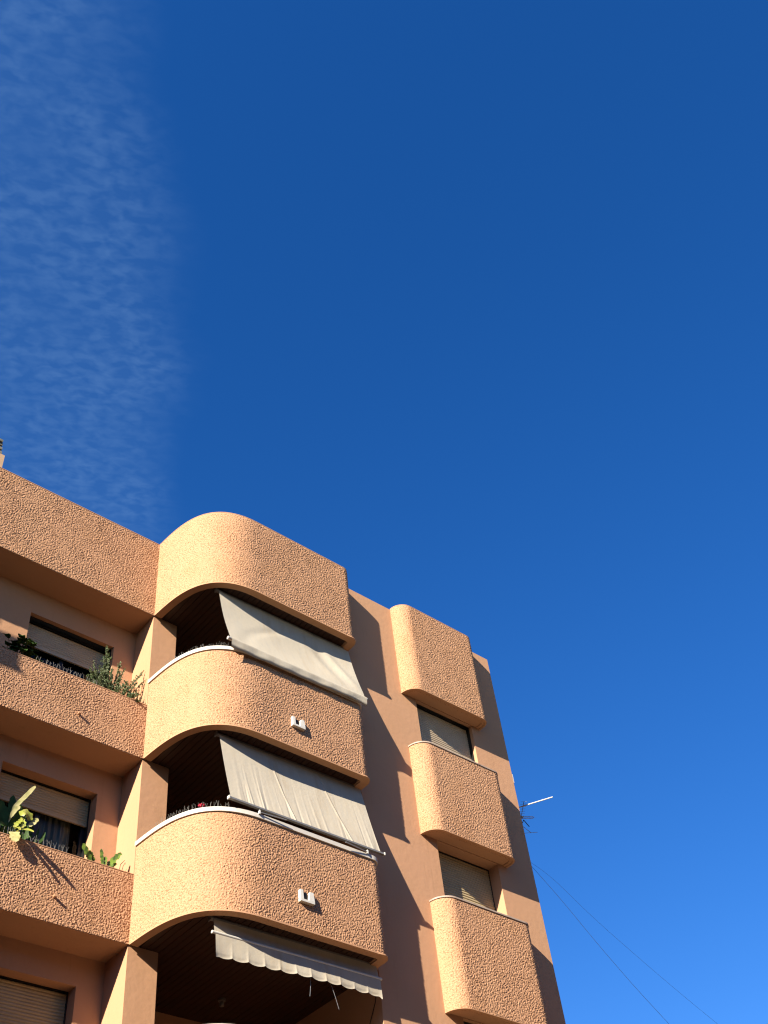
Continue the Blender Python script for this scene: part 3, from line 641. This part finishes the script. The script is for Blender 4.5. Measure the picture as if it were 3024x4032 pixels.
m = MB(); m.tube([(7.60, .51, zA), (7.714, .305, zA), (8.045, -.293, zA)], .012, 8); m.tube([(7.60, .51, zA), (7.62, .6, zA-.6)], .010, 8); m.build('white_rod', 'lampw', AN)
m = MB(); m.tube([(7.85, .36, -1.30), (8.10, .462, -1.30)], .009, 6); m.tube([(7.99, .60, -1.30), (7.85, .36, -1.30)], .008, 6); m.build('arm', 'dark', AN)
m = MB(); c_ = Vector((8.535, .80, zA)); m.tube([c_-e*.14, c_+e*.13], .0045, 5); m.tube([n1+d*.24, c_], .006, 6); m.build('reflector', 'steel', AN)
XF = XF_CABLE
def cable(pts, label, r_):
    P = [Vector(p_) for p_ in pts]; C = []
    for k in range(len(P)-1):
        for j in range(8):
            f_ = j/8; p0, p1, p2, p3 = P[max(k-1, 0)], P[k], P[k+1], P[min(k+2, len(P)-1)]
            C.append(.5*((2*p1)+(-p0+p2)*f_+(2*p0-5*p1+4*p2-p3)*f_**2+(-p0+3*p1-3*p2+p3)*f_**3))
    C.append(P[-1]); m_ = MB(); m_.tube(C, r_, 6); tag(m_.build('overhead_cable', 'wire', None), label, 'cable', 'overhead cables leaving the right edge of the building')
cable([(7.346, .1, -2.452), (7.994, .1, -2.65), (9.264, .1, -3.336), (11.835, .1, -4.46), (16, .1, -6.0), (22, .1, -8.0)], 'thinner upper one of two cables sloping down from the right edge of the building', .0021)
cable([(7.346, .1, -2.462), (8.063, .1, -3.013), (9.068, .1, -3.874), (10.297, .1, -4.791), (14, .1, -7.3), (22, .1, -12.0)], 'thicker lower one of two cables sloping down from the right edge of the building', .0032)
XF = None
m = MB(); m.tube([(22.65, .11, GND), (22.65, .11, -7.2)], .13, 14, r2=.10); pole = m.build('utility_pole', 'cowl', None); tag(pole, 'tall grey pole far right carrying both overhead cables', 'pole')

# ================================================================== GROUND, SKY, LIGHT
def added_shade_block(x0, x1, y0, y1, top, label, face):  # unseen block, added to cut sky fill and shade the street
    T = tag(empty('apartment_building', ((x0+x1)/2, (y0+y1)/2, GND)), label, 'building')
    m = MB(); m.box(x0, x1, y0, y1, GND, top); m.build('wall', 'chim', T)
    m = MB(); m.box(x0-.2, x1+.2, y0-.2, y1+.2, top+.002, top+.3); m.build('roof', 'cowl', T)
    z = GND+1.2
    while z < top-1.8:
        if face == 'y':
            x = x0+1.5
            while x < x1-2: m = MB(); m.box(x, x+1.3, y1+.001, y1+.05, z, z+1.4); m.build('window', 'frame', T); x += 3.4
        else:
            y = y0+1.5
            while y < y1-2: m = MB(); m.box(x1+.001, x1+.05, y, y+1.3, z, z+1.4); m.build('window', 'frame', T); y += 3.4
        z += 3
added_shade_block(-36, 46, -32, -20.5, GND+14, 'long plain unseen block added across the street behind the viewer to cut low sky light', 'y')
added_shade_block(-44, -30, -19, 20, GND+15, 'plain unseen block added on the left behind the viewer to shade the street', 'x')
m = MB(); m.grid([[(x, y, GND-.15) for y in (-400, -14.5, 0, 400)] for x in (-400, 0, 400)], flip=True); m.build('ground', 'asphalt', None, kind='structure', origin=(0, 0, GND-.15))
m = MB(); m.box(-200, 200, -9.5, -.6, GND-.149, GND-.01); m.build('pavement', 'paving', None, kind='structure')
m = MB(); m.box(-200, 200, -34, -17.5, GND-.149, GND-.01); m.build('pavement', 'paving', None, kind='structure')

w = bpy.data.worlds.new('World'); S.world = w; w.use_nodes = True; nt = w.node_tree; bg = nt.nodes['Background']
sk = nt.nodes.new('ShaderNodeTexSky'); sk.sky_type = 'NISHITA'; sk.sun_disc = False
sk.sun_elevation = math.asin(SUN.z); sk.sun_rotation = math.atan2(SUN.x, SUN.y) % (2*math.pi)
sk.air_density = 1.0; sk.dust_density = .3; sk.ozone_density = 3.0
hs = nt.nodes.new('ShaderNodeHueSaturation'); hs.inputs['Saturation'].default_value = 1.33; hs.inputs['Hue'].default_value = .508; hs.inputs['Value'].default_value = 1.0
nt.links.new(sk.outputs[0], hs.inputs['Color'])
# thin high altocumulus in the west: a sheet at constant height, p = d.xy / d.z
tc = nt.nodes.new('ShaderNodeTexCoord'); sp = nt.nodes.new('ShaderNodeSeparateXYZ'); nt.links.new(tc.outputs['Generated'], sp.inputs[0])
def math_(op, a, b=None, c=None):
    n = nt.nodes.new('ShaderNodeMath'); n.operation = op
    for i, v in enumerate((a, b, c)):
        if v is None: continue
        if isinstance(v, (int, float)): n.inputs[i].default_value = v
        else: nt.links.new(v, n.inputs[i])
    return n.outputs[0]
zc = math_('MAXIMUM', sp.outputs[2], .05); px_ = math_('DIVIDE', sp.outputs[0], zc); py_ = math_('DIVIDE', sp.outputs[1], zc)
cb = nt.nodes.new('ShaderNodeCombineXYZ'); nt.links.new(px_, cb.inputs[0]); nt.links.new(py_, cb.inputs[1])
cu_ = math_('SUBTRACT', math_('MULTIPLY', px_, .80), math_('MULTIPLY', py_, .60)); cv_ = math_('ADD', math_('MULTIPLY', px_, .50), math_('MULTIPLY', py_, .866))
cr = nt.nodes.new('ShaderNodeCombineXYZ'); nt.links.new(math_('MULTIPLY', cu_, 52), cr.inputs[0]); nt.links.new(math_('MULTIPLY', cv_, 84), cr.inputs[1])
# signed distance from the cloud edge (line through the points (.128,.284) and (.477,.724))
ex, ey = .299, .404; el = math.hypot(ex, ey); nx, ny = -ey/el, ex/el
dist = math_('ADD', math_('MULTIPLY', px_, nx), math_('MULTIPLY', py_, ny)); d0 = .215*nx+.407*ny
def noise(scale, detail, rough, vec, mapscale=None, rot=0, dist_=0.):
    mp = nt.nodes.new('ShaderNodeMapping'); nt.links.new(vec, mp.inputs[0])
    if mapscale: mp.inputs['Scale'].default_value = mapscale
    mp.inputs['Rotation'].default_value = (0, 0, rot)
    n = nt.nodes.new('ShaderNodeTexNoise'); n.inputs['Scale'].default_value = scale; n.inputs['Detail'].default_value = detail; n.inputs['Roughness'].default_value = rough; n.inputs['Distortion'].default_value = dist_
    nt.links.new(mp.outputs[0], n.inputs['Vector']); return n.outputs['Fac']
big = noise(5, 2, .5, cb.outputs[0]); edge = math_('ADD', math_('SUBTRACT', dist, d0), math_('MULTIPLY', math_('SUBTRACT', big, .5), .16))
mr = nt.nodes.new('ShaderNodeMapRange'); mr.interpolation_type = 'SMOOTHSTEP'; mr.inputs['From Min'].default_value = -.02; mr.inputs['From Max'].default_value = .085; nt.links.new(edge, mr.inputs['Value'])
rip = noise(1, 2.5, .5, cr.outputs[0], None, 0, .25); soft = noise(8, 3, .5, cb.outputs[0])
r1 = nt.nodes.new('ShaderNodeMapRange'); r1.inputs['From Min'].default_value = .38; r1.inputs['From Max'].default_value = .66; nt.links.new(rip, r1.inputs['Value'])
dens = math_('MULTIPLY', mr.outputs[0], math_('ADD', math_('MULTIPLY', r1.outputs[0], math_('MULTIPLY_ADD', soft, 1.1, -.18)), .26))
fac = math_('MULTIPLY', dens, .115)
mx = nt.nodes.new('ShaderNodeMix'); mx.data_type = 'RGBA'; nt.links.new(fac, mx.inputs[0]); nt.links.new(hs.outputs[0], mx.inputs[6]); mx.inputs[7].default_value = (3.0, 5.0, 7.2, 1)
gr = nt.nodes.new('ShaderNodeMix'); gr.data_type = 'RGBA'; gr.blend_type = 'MULTIPLY'; gr.inputs[0].default_value = 1; gr.inputs[7].default_value = (.90, .955, 1.11, 1)
nt.links.new(hs.outputs[0], gr.inputs[6]); nt.links.new(gr.outputs[2], mx.inputs[6])
nt.links.new(mx.outputs[2], bg.inputs[0]); bg.inputs[1].default_value = .053

sl = bpy.data.lights.new('sun', 'SUN'); sl.energy = 5.0; sl.angle = math.radians(.53); sl.color = (1, .90, .77)
so = bpy.data.objects.new('sun', sl); COL.objects.link(so); so.location = (-20, -10, 12); so.rotation_euler = SUN.to_track_quat('Z', 'Y').to_euler()

cd = bpy.data.cameras.new('camera'); co = bpy.data.objects.new('camera', cd); COL.objects.link(co); S.camera = co
az, el_, ro = math.radians(46.30964929), math.radians(47.88540642), math.radians(-8.22318144)
fwd = Vector((math.sin(az)*math.cos(el_), math.cos(az)*math.cos(el_), math.sin(el_))); rt = Vector((math.cos(az), -math.sin(az), 0)); up = rt.cross(fwd)
r2 = rt*math.cos(ro)+up*math.sin(ro); u2 = -rt*math.sin(ro)+up*math.cos(ro)
co.matrix_world = Matrix(((r2.x, u2.x, -fwd.x, -7.11587142), (r2.y, u2.y, -fwd.y, -11.50876298), (r2.z, u2.z, -fwd.z, -13.20156369), (0, 0, 0, 1)))
cd.sensor_fit = 'VERTICAL'; cd.sensor_height = 32; cd.lens = 32*4380.8158/4032; cd.clip_end = 2000; cd.clip_start = .05
S.view_settings.view_transform = 'Standard'; S.view_settings.look = 'None'; S.view_settings.exposure = 1.76; S.view_settings.gamma = 1
S.render.engine = 'CYCLES'; S.cycles.max_bounces = 6; S.cycles.diffuse_bounces = 4; S.cycles.glossy_bounces = 2; S.cycles.transparent_max_bounces = 8
S.cycles.use_denoising = True; S.cycles.sample_clamp_indirect = 6
S.cycles.denoising_prefilter = 'ACCURATE'; S.cycles.pixel_filter_type = 'BLACKMAN_HARRIS'; S.cycles.filter_width = 1.2
